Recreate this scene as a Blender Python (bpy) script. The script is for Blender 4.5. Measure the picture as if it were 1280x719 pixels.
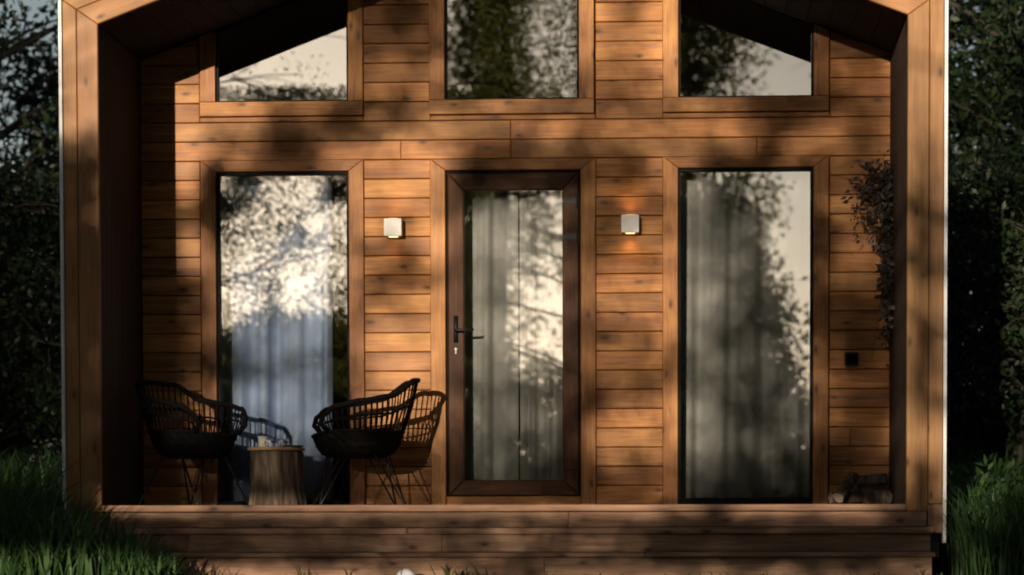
import bpy, bmesh, math, random
import numpy as np
from mathutils import Matrix, Vector

for o in list(bpy.data.objects): bpy.data.objects.remove(o, do_unlink=True)
SC = bpy.context.scene
COL = SC.collection
random.seed(7); RNG = np.random.default_rng(7)

# ------------------------------------------------------------------ camera
F_PX, CX, CY = 3022.0, 700.0, 760.0            # focal length and principal point in photo pixels (1280 x 719)
YAW, PITCH, ROLL = -0.0482, 0.0372, -0.0017
CAM = Vector((1.089, -16.166, -0.0825))
cd = bpy.data.cameras.new('camera'); cam = bpy.data.objects.new('camera', cd); COL.objects.link(cam)
cd.sensor_fit = 'HORIZONTAL'; cd.sensor_width = 36.0; cd.lens = F_PX / 1280 * 36
cd.shift_x = (640 - CX) / 1280; cd.shift_y = (CY - 359.5) / 1280
cd.clip_start = 0.1; cd.clip_end = 2000
cd.dof.use_dof = True; cd.dof.focus_distance = 15.7; cd.dof.aperture_fstop = 1.7
CROT = Matrix.Rotation(-YAW, 4, 'Z') @ Matrix.Rotation(math.pi / 2 - PITCH, 4, 'X') @ Matrix.Rotation(ROLL, 4, 'Z')
cam.matrix_world = Matrix.Translation(CAM) @ CROT
SC.camera = cam

def at(px, py, Y):
    """photo pixel -> point on the plane y = Y (the thing's own depth)"""
    d = CROT.to_3x3() @ Vector(((px - CX) / F_PX, -(py - CY) / F_PX, -1))
    return CAM + d * ((Y - CAM.y) / d.y)

# ------------------------------------------------------------------ light
SUN_DX, SUN_DZ = 0.197, 0.129                  # how far sunlight moves right / down per metre travelled towards the wall
sun_from = Vector((-SUN_DX, -1.0, SUN_DZ)).normalized()
EL = math.asin(sun_from.z)
AZ = math.atan2(sun_from.x, sun_from.y)
w = bpy.data.worlds.new('World'); SC.world = w; w.use_nodes = True
wn = w.node_tree
sky = wn.nodes.new('ShaderNodeTexSky'); sky.sky_type = 'NISHITA'; sky.sun_disc = False
sky.sun_elevation = EL; sky.sun_rotation = AZ
sky.air_density = 1.0; sky.dust_density = 1.0; sky.ozone_density = 1.0
bg = wn.nodes['Background']; bg.inputs['Strength'].default_value = 0.05
hsv = wn.nodes.new('ShaderNodeHueSaturation'); hsv.inputs['Saturation'].default_value = 0.58
wn.links.new(sky.outputs[0], hsv.inputs['Color']); wn.links.new(hsv.outputs[0], bg.inputs['Color'])
sd = bpy.data.lights.new('sun', 'SUN'); sun = bpy.data.objects.new('sun', sd); COL.objects.link(sun)
sd.energy = 5.0; sd.angle = math.radians(0.5); sd.color = (1.0, 0.83, 0.62)
sun.rotation_euler = (-sun_from).to_track_quat('-Z', 'Y').to_euler(); sun.location = (-6, -30, 12)
SC.render.engine = 'CYCLES'
SC.view_settings.view_transform = 'Standard'; SC.view_settings.look = 'None'
SC.view_settings.exposure = 0.78; SC.view_settings.gamma = 1.0; SC.view_settings.use_curve_mapping = False
SC.cycles.caustics_reflective = False; SC.cycles.caustics_refractive = False
SC.cycles.filter_width = 1.9
SC.cycles.transparent_max_bounces = 16

# ------------------------------------------------------------------ materials
def new_mat(name):
    m = bpy.data.materials.new(name); m.use_nodes = True
    nt = m.node_tree; b = nt.nodes['Principled BSDF']
    return m, nt, b

class N:
    def __init__(s, nt): s.nt = nt
    def add(s, typ, **kw):
        n = s.nt.nodes.new(typ)
        for k, v in kw.items(): setattr(n, k, v)
        return n
    def link(s, a, b): s.nt.links.new(a, b)
    def math(s, op, a, b=None, clamp=False):
        n = s.add('ShaderNodeMath', operation=op); n.use_clamp = clamp
        for i, v in enumerate((a, b)):
            if v is None: continue
            if isinstance(v, (int, float)): n.inputs[i].default_value = v
            else: s.link(v, n.inputs[i])
        return n.outputs[0]
    def mix(s, fac, a, b, blend='MIX'):
        n = s.add('ShaderNodeMix', data_type='RGBA', blend_type=blend)
        for i, v in ((0, fac), (6, a), (7, b)):
            if isinstance(v, (int, float)): n.inputs[i].default_value = v
            elif isinstance(v, tuple): n.inputs[i].default_value = v if len(v) == 4 else v + (1,)
            else: s.link(v, n.inputs[i])
        return n.outputs[2]
    def ramp(s, fac, stops):
        n = s.add('ShaderNodeValToRGB'); e = n.color_ramp.elements
        while len(e) < len(stops): e.new(0.5)
        for i, (p, c) in enumerate(stops): e[i].position = p; e[i].color = (c if len(c) == 4 else tuple(c) + (1,))
        s.link(fac, n.inputs[0]); return n.outputs[0]

def wood(name, light, mid, dark, rough=0.55, grey=0.0, knots=1.0, vary=0.35):
    m, nt, b = new_mat(name); n = N(nt)
    tc = n.add('ShaderNodeTexCoord'); oi = n.add('ShaderNodeObjectInfo')
    rv = n.math('MULTIPLY', oi.outputs['Random'], 61.7)
    comb = n.add('ShaderNodeCombineXYZ')
    for i in range(3): n.link(n.math('MULTIPLY', rv, (1.0, 2.3, 3.1)[i]), comb.inputs[i])
    add = n.add('ShaderNodeVectorMath', operation='ADD'); n.link(tc.outputs['Object'], add.inputs[0]); n.link(comb.outputs[0], add.inputs[1])
    def mp(sx, sy, sz):
        v = n.add('ShaderNodeVectorMath', operation='MULTIPLY'); v.inputs[1].default_value = (sx, sy, sz); n.link(add.outputs[0], v.inputs[0]); return v.outputs[0]
    def noise(vec, scale, detail, dist=0.0):
        t = n.add('ShaderNodeTexNoise'); t.inputs['Scale'].default_value = scale; t.inputs['Detail'].default_value = detail
        t.inputs['Distortion'].default_value = dist; n.link(vec, t.inputs['Vector']); return t.outputs['Fac']
    broad = noise(mp(0.8, 5, 5), 1.6, 3, 0.6)
    grain = noise(mp(0.9, 16, 16), 2.6, 5, 1.2)
    fine = noise(mp(2.5, 90, 90), 1.5, 3)
    vo = n.add('ShaderNodeTexVoronoi', voronoi_dimensions='2D'); vo.inputs['Scale'].default_value = 1.0; vo.inputs['Randomness'].default_value = 1.0
    sx_ = n.add('ShaderNodeSeparateXYZ'); n.link(mp(2.6, 1, 6.0), sx_.inputs[0]); cb_ = n.add('ShaderNodeCombineXYZ'); n.link(sx_.outputs[0], cb_.inputs[0]); n.link(sx_.outputs[2], cb_.inputs[1])
    n.link(cb_.outputs[0], vo.inputs['Vector'])
    kn = n.math('MULTIPLY', n.math('SUBTRACT', 1.0, n.math('DIVIDE', vo.outputs['Distance'], 0.11), clamp=True), knots)
    halo = n.math('MULTIPLY', n.math('SUBTRACT', 1.0, n.math('DIVIDE', vo.outputs['Distance'], 0.34), clamp=True), 0.7 * knots)
    sc_ = n.add('ShaderNodeSeparateColor'); n.link(vo.outputs['Color'], sc_.inputs[0])
    has = n.math('GREATER_THAN', sc_.outputs[0], 0.5)
    kn = n.math('MULTIPLY', kn, has); halo = n.math('MULTIPLY', halo, n.math('MULTIPLY', has, sc_.outputs[1]))
    g = n.math('ADD', n.math('MULTIPLY', grain, 0.65), n.math('MULTIPLY', broad, 0.35))
    col = n.ramp(g, [(0.31, dark), (0.5, mid), (0.66, light)])
    col = n.mix(n.math('MULTIPLY', fine, 0.22), col, tuple(c * 0.55 for c in mid))
    col = n.mix(halo, col, tuple(c * 0.6 for c in dark))
    col = n.mix(kn, col, tuple(c * 0.22 for c in dark))
    # board to board difference
    hs = n.add('ShaderNodeHueSaturation'); n.link(col, hs.inputs['Color'])
    n.link(n.math('ADD', n.math('MULTIPLY', oi.outputs['Random'], vary * 1.3), 1.0 - vary * 0.65), hs.inputs['Value'])
    r2 = n.math('FRACT', n.math('MULTIPLY', oi.outputs['Random'], 17.3))
    n.link(n.math('ADD', n.math('MULTIPLY', r2, 0.008), 0.496), hs.inputs['Hue'])
    hs.inputs['Saturation'].default_value = 1.0 - grey
    # weather stains
    st = noise(mp(0.7, 2.5, 2.5), 1.1, 4, 0.4)
    stf = n.math('MULTIPLY', n.math('SUBTRACT', st, 0.54, clamp=True), 3.0, clamp=True)
    col = n.mix(stf, hs.outputs[0], tuple(c * 0.5 for c in dark))
    n.link(col, b.inputs['Base Color'])
    n.link(n.math('ADD', n.math('MULTIPLY', grain, 0.3), rough - 0.15), b.inputs['Roughness'])
    b.inputs['Specular IOR Level'].default_value = 0.3
    bp = n.add('ShaderNodeBump'); bp.inputs['Strength'].default_value = 0.25; bp.inputs['Distance'].default_value = 0.003
    n.link(n.math('ADD', n.math('MULTIPLY', grain, 0.6), n.math('MULTIPLY', fine, 0.4)), bp.inputs['Height']); n.link(bp.outputs[0], b.inputs['Normal'])
    return m

def plain(name, c, rough=0.5, metal=0.0, var=0.2, scale=20, spec=0.5):
    m, nt, b = new_mat(name); n = N(nt)
    tc = n.add('ShaderNodeTexCoord'); t = n.add('ShaderNodeTexNoise'); t.inputs['Scale'].default_value = scale; t.inputs['Detail'].default_value = 4
    n.link(tc.outputs['Object'], t.inputs['Vector'])
    n.link(n.mix(t.outputs['Fac'], tuple(x * (1 - var) for x in c), tuple(min(1, x * (1 + var)) for x in c)), b.inputs['Base Color'])
    b.inputs['Roughness'].default_value = rough; b.inputs['Metallic'].default_value = metal; b.inputs['Specular IOR Level'].default_value = spec
    return m

def leafmat(name, c1, c2, trans=0.35, rough=0.5):
    m, nt, b = new_mat(name); n = N(nt)
    g = n.add('ShaderNodeNewGeometry')
    col = n.mix(g.outputs['Random Per Island'], c1, c2)
    n.link(col, b.inputs['Base Color']); b.inputs['Roughness'].default_value = rough; b.inputs['Specular IOR Level'].default_value = 0.3
    tr = n.add('ShaderNodeBsdfTranslucent')
    n.link(n.mix(0.5, col, (c2[0] * 1.5, c2[1] * 1.4, c2[2] * 0.7)), tr.inputs['Color'])
    mx = n.add('ShaderNodeMixShader'); mx.inputs[0].default_value = trans
    n.link(b.outputs[0], mx.inputs[1]); n.link(tr.outputs[0], mx.inputs[2]); n.link(mx.outputs[0], nt.nodes['Material Output'].inputs['Surface'])
    return m

def glassmat(name, refl, tint=(0.95, 0.96, 0.97), wave=0.0005, fresnel=True):
    m, nt, b = new_mat(name); n = N(nt); nt.nodes.remove(b)
    tr = n.add('ShaderNodeBsdfTransparent'); tr.inputs['Color'].default_value = tint + (1,)
    gl = n.add('ShaderNodeBsdfGlossy'); gl.inputs['Roughness'].default_value = 0.0; gl.inputs['Color'].default_value = (1, 1, 1, 1)
    tc = n.add('ShaderNodeTexCoord'); t = n.add('ShaderNodeTexNoise'); t.inputs['Scale'].default_value = 2.2; t.inputs['Detail'].default_value = 1
    n.link(tc.outputs['Object'], t.inputs['Vector'])
    bp = n.add('ShaderNodeBump'); bp.inputs['Strength'].default_value = 0.5; bp.inputs['Distance'].default_value = wave
    n.link(t.outputs['Fac'], bp.inputs['Height']); n.link(bp.outputs[0], gl.inputs['Normal'])
    fr = n.add('ShaderNodeFresnel'); fr.inputs['IOR'].default_value = 1.5
    fac = n.math('ADD', fr.outputs[0], refl - 0.04, clamp=True) if fresnel else n.math('ADD', refl, 0.0)
    mx = n.add('ShaderNodeMixShader'); n.link(fac, mx.inputs[0]); n.link(tr.outputs[0], mx.inputs[1]); n.link(gl.outputs[0], mx.inputs[2])
    n.link(mx.outputs[0], nt.nodes['Material Output'].inputs['Surface'])
    return m

def clothmat(name, c, trans=0.35):
    m, nt, b = new_mat(name); n = N(nt)
    tc = n.add('ShaderNodeTexCoord'); t = n.add('ShaderNodeTexNoise'); t.inputs['Scale'].default_value = 260; t.inputs['Detail'].default_value = 2
    n.link(tc.outputs['Object'], t.inputs['Vector'])
    col = n.mix(t.outputs['Fac'], tuple(x * 0.82 for x in c), c)
    n.link(col, b.inputs['Base Color']); b.inputs['Roughness'].default_value = 0.9; b.inputs['Specular IOR Level'].default_value = 0.1
    tr = n.add('ShaderNodeBsdfTranslucent'); n.link(col, tr.inputs['Color'])
    mx = n.add('ShaderNodeMixShader'); mx.inputs[0].default_value = trans
    n.link(b.outputs[0], mx.inputs[1]); n.link(tr.outputs[0], mx.inputs[2]); n.link(mx.outputs[0], nt.nodes['Material Output'].inputs['Surface'])
    return m

M = {}
M['plank'] = wood('wall_wood', (0.50, 0.245, 0.080), (0.365, 0.148, 0.040), (0.16, 0.050, 0.013), vary=0.42)
M['trim'] = wood('trim_wood', (0.48, 0.235, 0.077), (0.35, 0.142, 0.039), (0.17, 0.054, 0.014), vary=0.3)
M['frame'] = wood('frame_wood', (0.34, 0.182, 0.073), (0.27, 0.128, 0.045), (0.16, 0.064, 0.020), vary=0.15)
M['deck'] = wood('deck_wood', (0.34, 0.20, 0.12), (0.245, 0.127, 0.07), (0.115, 0.056, 0.031), rough=0.7, grey=0.1, vary=0.4)
M['door'] = wood('door_wood', (0.13, 0.054, 0.02), (0.07, 0.027, 0.01), (0.028, 0.011, 0.004), rough=0.65, knots=0.2, vary=0.1)
M['lining'] = wood('lining_wood', (0.035, 0.017, 0.009), (0.022, 0.011, 0.006), (0.011, 0.006, 0.004), rough=0.9, vary=0.2)  # shade under the porch roof put into the board colour
M['sidelining'] = wood('side_lining_wood', (0.04, 0.018, 0.008), (0.026, 0.011, 0.005), (0.013, 0.006, 0.003), rough=0.85, vary=0.2)  # shade of the porch recess put into the side board colour
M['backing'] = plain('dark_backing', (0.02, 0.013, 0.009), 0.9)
M['blackframe'] = plain('black_sash', (0.005, 0.005, 0.0055), 0.7, spec=0.2)
M['whitemetal'] = plain('white_metal', (0.55, 0.57, 0.6), 0.5, 0.0, 0.08)
M['roof'] = plain('roof_metal', (0.08, 0.08, 0.085), 0.5, 0.3)
M['blackmetal'] = plain('black_metal', (0.008, 0.008, 0.009), 0.5, 0.0, 0.2, 20, 0.3)
M['wicker'] = plain('black_wicker', (0.005, 0.0045, 0.0045), 0.8, 0.0, 0.4, 60, 0.06)
M['room'] = plain('room_wall', (0.10, 0.07, 0.05), 0.8)
M['glass'] = glassmat('window_glass', 0.28)
M['glassback'] = glassmat('window_glass_inner', 0.04)
M['curtain'] = clothmat('skylit_white_curtain', (0.60, 0.75, 1.0))  # blue skylight tint put into the white cloth colour
M['curtain2'] = clothmat('linen_curtain', (0.80, 0.79, 0.74))

# ------------------------------------------------------------------ helpers
def link(name, me, mat, parent=None, loc=None, rot=None, inv=None):
    o = bpy.data.objects.new(name, me); COL.objects.link(o)
    if mat is not None and len(me.materials) == 0: me.materials.append(mat)
    if loc is not None: o.location = loc
    if rot is not None: o.rotation_euler = rot
    if parent is not None:
        o.parent = parent
        if inv is not None: o.matrix_parent_inverse = inv
    return o
def mesh(name, v, f, smooth=False):
    me = bpy.data.meshes.new(name); me.from_pydata([tuple(p) for p in v], [], f); me.update()
    bm = bmesh.new(); bm.from_mesh(me); bmesh.ops.recalc_face_normals(bm, faces=bm.faces); bm.to_mesh(me); bm.free()
    if smooth: me.polygons.foreach_set('use_smooth', [True] * len(me.polygons))
    return me
def tag(o, label=None, cat=None, group=None, kind=None):
    if label: o['label'] = label
    if cat: o['category'] = cat
    if group: o['group'] = group
    if kind: o['kind'] = kind
    return o
def empty(name, loc, rz=0.0):
    o = bpy.data.objects.new(name, None); COL.objects.link(o); o.location = loc; o.rotation_euler = (0, 0, rz); o.empty_display_size = 0.2
    return o
class MB:
    def __init__(s): s.v = []; s.f = []
    def add(s, v, f):
        b = len(s.v); s.v += [tuple(p) for p in v]; s.f += [tuple(i + b for i in q) for q in f]
    def box(s, x0, x1, y0, y1, z0, z1):
        s.add([(x0,y0,z0),(x1,y0,z0),(x1,y1,z0),(x0,y1,z0),(x0,y0,z1),(x1,y0,z1),(x1,y1,z1),(x0,y1,z1)],
              [(0,3,2,1),(4,5,6,7),(0,1,5,4),(1,2,6,5),(2,3,7,6),(3,0,4,7)])
    def tube(s, pts, rad, n=8, closed=False):
        pts = [Vector(p) for p in pts]; k = len(pts)
        rads = rad if isinstance(rad, (list, tuple)) else [rad] * k
        ring = []; up = None
        for i, p in enumerate(pts):
            a = pts[(i - 1) % k] if (closed or i > 0) else p
            c = pts[(i + 1) % k] if (closed or i < k - 1) else p
            t = (c - a).normalized()
            if up is None: up = t.orthogonal().normalized()
            u = (up - t * up.dot(t)); u = u.normalized() if u.length > 1e-6 else t.orthogonal().normalized()
            up = u; v = t.cross(u)
            ring.append([p + (u * math.cos(2*math.pi*j/n) + v * math.sin(2*math.pi*j/n)) * rads[i] for j in range(n)])
        vs = [q for r in ring for q in r]; fs = []
        for i in range(k if closed else k - 1):
            i2 = (i + 1) % k
            for j in range(n): fs.append((i*n+j, i*n+(j+1)%n, i2*n+(j+1)%n, i2*n+j))
        if not closed: fs.append(tuple(range(n))[::-1]); fs.append(tuple((k-1)*n + j for j in range(n)))
        s.add(vs, fs)
    def lathe(s, prof, n=24, c=(0, 0, 0), wob=None):
        vs = []
        for r, z in prof:
            for j in range(n):
                a = 2*math.pi*j/n; rr = r * (wob(a, z) if wob else 1.0)
                vs.append((c[0] + rr*math.cos(a), c[1] + rr*math.sin(a), c[2] + z))
        fs = []
        for i in range(len(prof) - 1):
            for j in range(n): fs.append((i*n+j, i*n+(j+1)%n, (i+1)*n+(j+1)%n, (i+1)*n+j))
        fs.append(tuple(range(n))[::-1]); fs.append(tuple((len(prof)-1)*n + j for j in range(n)))
        s.add(vs, fs)
    def build(s, name, mat, parent=None, smooth=False, loc=None, rot=None, inv=None):
        return link(name, mesh(name, s.v, s.f, smooth), mat, parent, loc, rot, inv)

def inset(poly, c):
    """poly: CCW list of 2-D points; every edge moved inwards by c"""
    k = len(poly); out = []
    for i in range(k):
        p0, p1, p2 = Vector(poly[i-1]), Vector(poly[i]), Vector(poly[(i+1) % k])
        d1 = (p1 - p0).normalized(); d2 = (p2 - p1).normalized()
        n1 = Vector((-d1.y, d1.x)); n2 = Vector((-d2.y, d2.x))
        a = p1 + n1 * c; b = p1 + n2 * c
        den = d1.x * d2.y - d1.y * d2.x
        if abs(den) < 1e-6: out.append(a); continue
        t = ((b.x - a.x) * d2.y - (b.y - a.y) * d2.x) / den
        out.append(a + d1 * t)
    return out

def board(name, poly, yf, th, mat, parent, theta=0.0, ch=0.004, inv=None):
    """board standing in the x-z plane; its bevelled face at y = yf; local x runs along the grain (angle theta)"""
    area = sum(poly[i-1][0] * poly[i][1] - poly[i][0] * poly[i-1][1] for i in range(len(poly)))
    if area < 0: poly = poly[::-1]
    cx = sum(p[0] for p in poly) / len(poly); cz = sum(p[1] for p in poly) / len(poly)
    c, s = math.cos(theta), math.sin(theta)
    loc2 = [((x - cx) * c + (z - cz) * s, -(x - cx) * s + (z - cz) * c) for x, z in poly]
    ins = inset(loc2, ch); k = len(poly)
    v = [(x, th, z) for x, z in loc2] + [(x, ch, z) for x, z in loc2] + [(p.x, 0, p.y) for p in ins]
    f = [tuple(range(k))[::-1], tuple(range(2*k, 3*k))]
    for r in (0, 1):
        for j in range(k): f.append((r*k+j, r*k+(j+1) % k, (r+1)*k+(j+1) % k, (r+1)*k+j))
    return link(name, mesh(name, v, f), mat, parent, (cx, yf, cz), (0, -theta, 0), inv)
def rect(x0, x1, z0, z1): return [(x0, z0), (x1, z0), (x1, z1), (x0, z1)]
def clip_below(poly, a, b):
    """keep the part of poly with z <= a*x + b"""
    out = []
    for i in range(len(poly)):
        p, q = poly[i-1], poly[i]
        dp = p[1] - (a*p[0]+b); dq = q[1] - (a*q[0]+b)
        if (dp <= 0) != (dq <= 0):
            t = dp / (dp - dq); out.append((p[0]+(q[0]-p[0])*t, p[1]+(q[1]-p[1])*t))
        if dq <= 0: out.append(q)
    res = []
    for p in out:
        if not res or math.hypot(p[0]-res[-1][0], p[1]-res[-1][1]) > 1e-4: res.append(p)
    return res
def bbox(name, x0, x1, y0, y1, z0, z1, mat, parent, bev=0.006, inv=None):
    """box board with softened edges, local x along its length"""
    bm = bmesh.new(); bmesh.ops.create_cube(bm, size=1.0)
    for v in bm.verts: v.co = Vector((v.co.x*(x1-x0), v.co.y*(y1-y0), v.co.z*(z1-z0)))
    bmesh.ops.bevel(bm, geom=list(bm.edges), offset=bev, segments=1, affect='EDGES')
    me = bpy.data.meshes.new(name); bm.to_mesh(me); bm.free()
    return link(name, me, mat, parent, ((x0+x1)/2, (y0+y1)/2, (z0+z1)/2), None, inv)

# ------------------------------------------------------------------ ground
GZ = -0.48
def gheight(x, y):
    return GZ + 0.05*math.sin(x*0.31+1)*math.cos(y*0.23) - (0.02 if abs(x) < 3 else 0)
m, nt, b = new_mat('grassy_ground'); n = N(nt)
tc = n.add('ShaderNodeTexCoord')
t1 = n.add('ShaderNodeTexNoise'); t1.inputs['Scale'].default_value = 0.8; t1.inputs['Detail'].default_value = 6; n.link(tc.outputs['Object'], t1.inputs['Vector'])
t2 = n.add('ShaderNodeTexNoise'); t2.inputs['Scale'].default_value = 30; t2.inputs['Detail'].default_value = 5; n.link(tc.outputs['Object'], t2.inputs['Vector'])
c = n.ramp(t1.outputs['Fac'], [(0.35, (0.02, 0.035, 0.01)), (0.55, (0.035, 0.055, 0.016)), (0.7, (0.06, 0.05, 0.025))])
n.link(n.mix(n.math('MULTIPLY', t2.outputs['Fac'], 0.6), c, (0.012, 0.018, 0.006)), b.inputs['Base Color']); b.inputs['Roughness'].default_value = 0.95
bp = n.add('ShaderNodeBump'); bp.inputs['Strength'].default_value = 0.6; bp.inputs['Distance'].default_value = 0.05; n.link(t2.outputs['Fac'], bp.inputs['Height']); n.link(bp.outputs[0], b.inputs['Normal'])
M['ground'] = m
xs = [-900, -300, -120, -60] + [i*2.0 for i in range(-20, 21)] + [60, 120, 300, 900]
ys = [-900, -300, -120, -80] + [i*2.0 for i in range(-30, 21)] + [60, 120, 300, 900]
gv = [(x, y, gheight(x, y)) for y in ys for x in xs]; nx = len(xs)
gf = [(j*nx+i, j*nx+i+1, (j+1)*nx+i+1, (j+1)*nx+i) for j in range(len(ys)-1) for i in range(nx-1)]
tag(link('ground', mesh('ground', gv, gf, True), M['ground']), kind='structure')

# ------------------------------------------------------------------ cabin
PD = 1.2                                     # porch depth
W, WG, WO = 2.50, 2.632, 2.722               # half widths: porch opening, joint of frame boards, outer edge
HF, SL = 2.984, 0.379                        # height of the inner eave corner, roof slope
SEC = math.sqrt(1 + SL*SL)
cabin = empty('wooden_cabin', (0, 2.0, GZ)); tag(cabin, 'brown timber cabin with gabled open porch, glazed door and wide steps', 'cabin')
CINV = Matrix.Translation((0, -2.0, -GZ))
def ceil(x): return HF + SL * (W - abs(x))

# front wall: dark backing with openings, then single planks
OPEN_LOW = [(-1.995, -1.098), (-0.452, 0.452), (1.098, 1.995)]
mb = MB()
edges = [-2.62] + [v for o_ in OPEN_LOW for v in o_] + [2.62]
for i in range(0, len(edges), 2):
    mb.box(edges[i], edges[i+1], 0.026, 0.14, GZ, 2.24)
mb.box(-2.62, 2.62, 0.026, 0.14, 2.24, 2.695)
for i in range(0, len(edges), 2):
    x0, x1 = edges[i], edges[i+1]
    za, zb = ceil(x0) + 0.02, ceil(x1) + 0.02
    mb.add([(x0,0.026,2.695),(x1,0.026,2.695),(x1,0.14,2.695),(x0,0.14,2.695),(x0,0.026,za),(x1,0.026,zb),(x1,0.14,zb),(x0,0.14,za)],
           [(0,3,2,1),(4,5,6,7),(0,1,5,4),(1,2,6,5),(2,3,7,6),(3,0,4,7)])
for x0, x1 in (OPEN_LOW[0], OPEN_LOW[2]): mb.box(x0, x1, 0.026, 0.14, GZ, 0.0)
mb.box(-0.452, 0.452, 0.026, 0.14, GZ, 0.0)
front_wall = mb.build('front_wall', M['backing'], cabin, inv=CINV)

ROW, ZA, GAP = 0.128, 2.310, 0.0022
def plank(x0, x1, z0, z1):
    poly = rect(x0, x1, z0 + GAP, z1 - GAP)
    if z1 > ceil(max(abs(x0), abs(x1))) - 0.01:
        poly = clip_below(poly, SL, HF + SL*W - 0.003) if (x0 + x1) < 0 else clip_below(poly, -SL, HF + SL*W - 0.003)
        if len(poly) < 3: return
        a = 0.5 * abs(sum(poly[i-1][0]*poly[i][1] - poly[i][0]*poly[i-1][1] for i in range(len(poly))))
        if a < 0.002: return
    board('plank', poly, random.uniform(-0.0008, 0.0008), 0.024, M['plank'], front_wall, ch=0.0045)
k = 0
z = ZA - 18*ROW
while z < 3.9:
    z1 = z + ROW
    if z >= ZA - 0.01 and z < 2.55:                      # two courses that run the whole width
        cut = -0.016 if abs(z - 2.438) < 0.01 or abs(z - 2.310) < 0.01 else 0
        segs = [(-2.5, cut - 0.0008), (cut + 0.0008, 2.5)]
        if z < 2.40: segs = [(-2.5, -0.75), (-0.7484, cut), (cut + 0.0016, 1.62), (1.6216, 2.5)]
    elif z < ZA - 0.01: segs = [(-2.5, -2.102), (-0.998, -0.552), (0.552, 0.998), (2.102, 2.5)]
    else: segs = [(-2.5, -2.102), (-0.998, -0.552), (0.552, 0.998), (2.102, 2.5)]
    if z >= 2.55 and z < 2.60:
        # this course runs under the upper window trims: full planks up to the trim bottom, stubs beside
        segs = [(-2.5, -2.102), (-0.998, -0.552), (0.552, 0.998), (2.102, 2.5)]
        for a_, b_ in ((-2.1, -1.0), (-0.55, 0.55), (1.0, 2.1)): plank(a_, b_, z, 2.602)
    if k in (1, 3): segs[-1:] = [(2.102, 2.24), (2.2416, 2.5)]
    for a_, b_ in segs: plank(a_, b_, z, z1)
    z = z1; k += 1

# windows and door
TW = 0.1; TY = -0.022
def trims(parent, x0, x1, z0, z1, bottom=False, top=True):
    """mitred trim boards round an opening x0..x1, z0..z1"""
    if top:
        board('trim_board', [(x0-TW, z1+0.075), (x0, z1), (x0, z0), (x0-TW, z0)][::1], TY, 0.045, M['trim'], parent, math.pi/2)
        board('trim_board', [(x1, z1), (x1+TW, z1+0.075), (x1+TW, z0), (x1, z0)], TY, 0.045, M['trim'], parent, math.pi/2)
        board('trim_board', [(x0+0.002, z1), (x1-0.002, z1), (x1+TW-0.002, z1+0.074), (x0-TW+0.002, z1+0.074)], TY+0.001, 0.045, M['trim'], parent)
def pane(parent, poly, y):
    v = [(x, y, z) for x, z in poly] + [(x, y+0.006, z) for x, z in poly]; k = len(poly)
    f = [tuple(range(k)), tuple(range(k, 2*k))[::-1]] + [(j, (j+1) % k, k+(j+1) % k, k+j) for j in range(k)]
    me = mesh('pane', v, f); me.materials.append(M['glass']); me.materials.append(M['glassback'])
    for pl in me.polygons: pl.material_index = 0 if pl.center.y < y + 0.001 else 1
    return link('pane', me, None, parent)
for (x0, x1), z0, z1 in ((OPEN_LOW[0], 0.035, 2.236), (OPEN_LOW[2], 0.05, 2.236)):
    mb = MB(); s = 0.018
    mb.box(x0, x0+s, 0.012, 0.12, 0.0, z1); mb.box(x1-s, x1, 0.012, 0.12, 0.0, z1)
    mb.box(x0+s, x1-s, 0.012, 0.12, z1-s, z1); mb.box(x0+s, x1-s, 0.012, 0.12, 0.0, z0)
    wd = mb.build('window', M['blackframe'], cabin, inv=CINV)
    trims(wd, x0, x1, 0.001, z1)
    pane(wd, rect(x0+s-0.004, x1-s+0.004, z0-0.004, z1-s+0.004), 0.045)
def gable_poly(x0, x1, z0, dz):
    if x0 < 0 < x1: return [(x0, z0), (x1, z0), (x1, ceil(x1)-dz), (0, ceil(0)-dz), (x0, ceil(x0)-dz)]
    return [(x0, z0), (x1, z0), (x1, ceil(x1)-dz), (x0, ceil(x0)-dz)]
for x0, x1 in ((-1.992, -1.099), (-0.454, 0.442), (1.101, 1.994)):
    mb = MB(); s = 0.014
    mb.box(x0, x0+s, 0.012, 0.1, 2.7, ceil(x0)+0.01); mb.box(x1-s, x1, 0.012, 0.1, 2.7, ceil(x1)+0.01)
    mb.box(x0+s, x1-s, 0.012, 0.1, 2.698, 2.698+s)
    wd = mb.build('window', M['blackframe'], cabin, inv=CINV)
    pane(wd, gable_poly(x0+s-0.004, x1-s+0.004, 2.698+s-0.004, -0.01), 0.04)
    for a_, b_ in ((x0-TW-0.004, x0), (x1, x1+TW)):
        board('trim_board', gable_poly(a_, b_, 2.70, 0.004), TY, 0.045, M['trim'], wd, math.pi/2)
    board('trim_board', rect(x0-TW-0.004, x1+TW, 2.604, 2.699), TY-0.004, 0.049, M['trim'], wd)

mb = MB()
mb.box(-0.452, -0.440, 0.012, 0.12, 0.0, 2.232); mb.box(0.440, 0.452, 0.012, 0.12, 0.0, 2.232)
mb.box(-0.440, 0.440, 0.012, 0.12, 2.222, 2.232)
door = mb.build('door', M['blackframe'], cabin, inv=CINV)
trims(door, -0.452, 0.452, 0.001, 2.233)
dl, dr, db, dt = -0.438, 0.438, 0.066, 2.22; gl_, gr_, gb_, gt_ = -0.330, 0.328, 0.172, 2.104
DY = 0.014
board('stile', [(dl, db), (gl_, gb_), (gl_, gt_), (dl, dt)], DY, 0.06, M['door'], door, math.pi/2, ch=0.008)
board('stile', [(gr_, gb_), (dr, db), (dr, dt), (gr_, gt_)], DY, 0.06, M['door'], door, math.pi/2, ch=0.008)
board('rail', [(gl_, gt_), (gr_, gt_), (dr, dt), (dl, dt)], DY, 0.06, M['door'], door, 0, ch=0.008)
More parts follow.
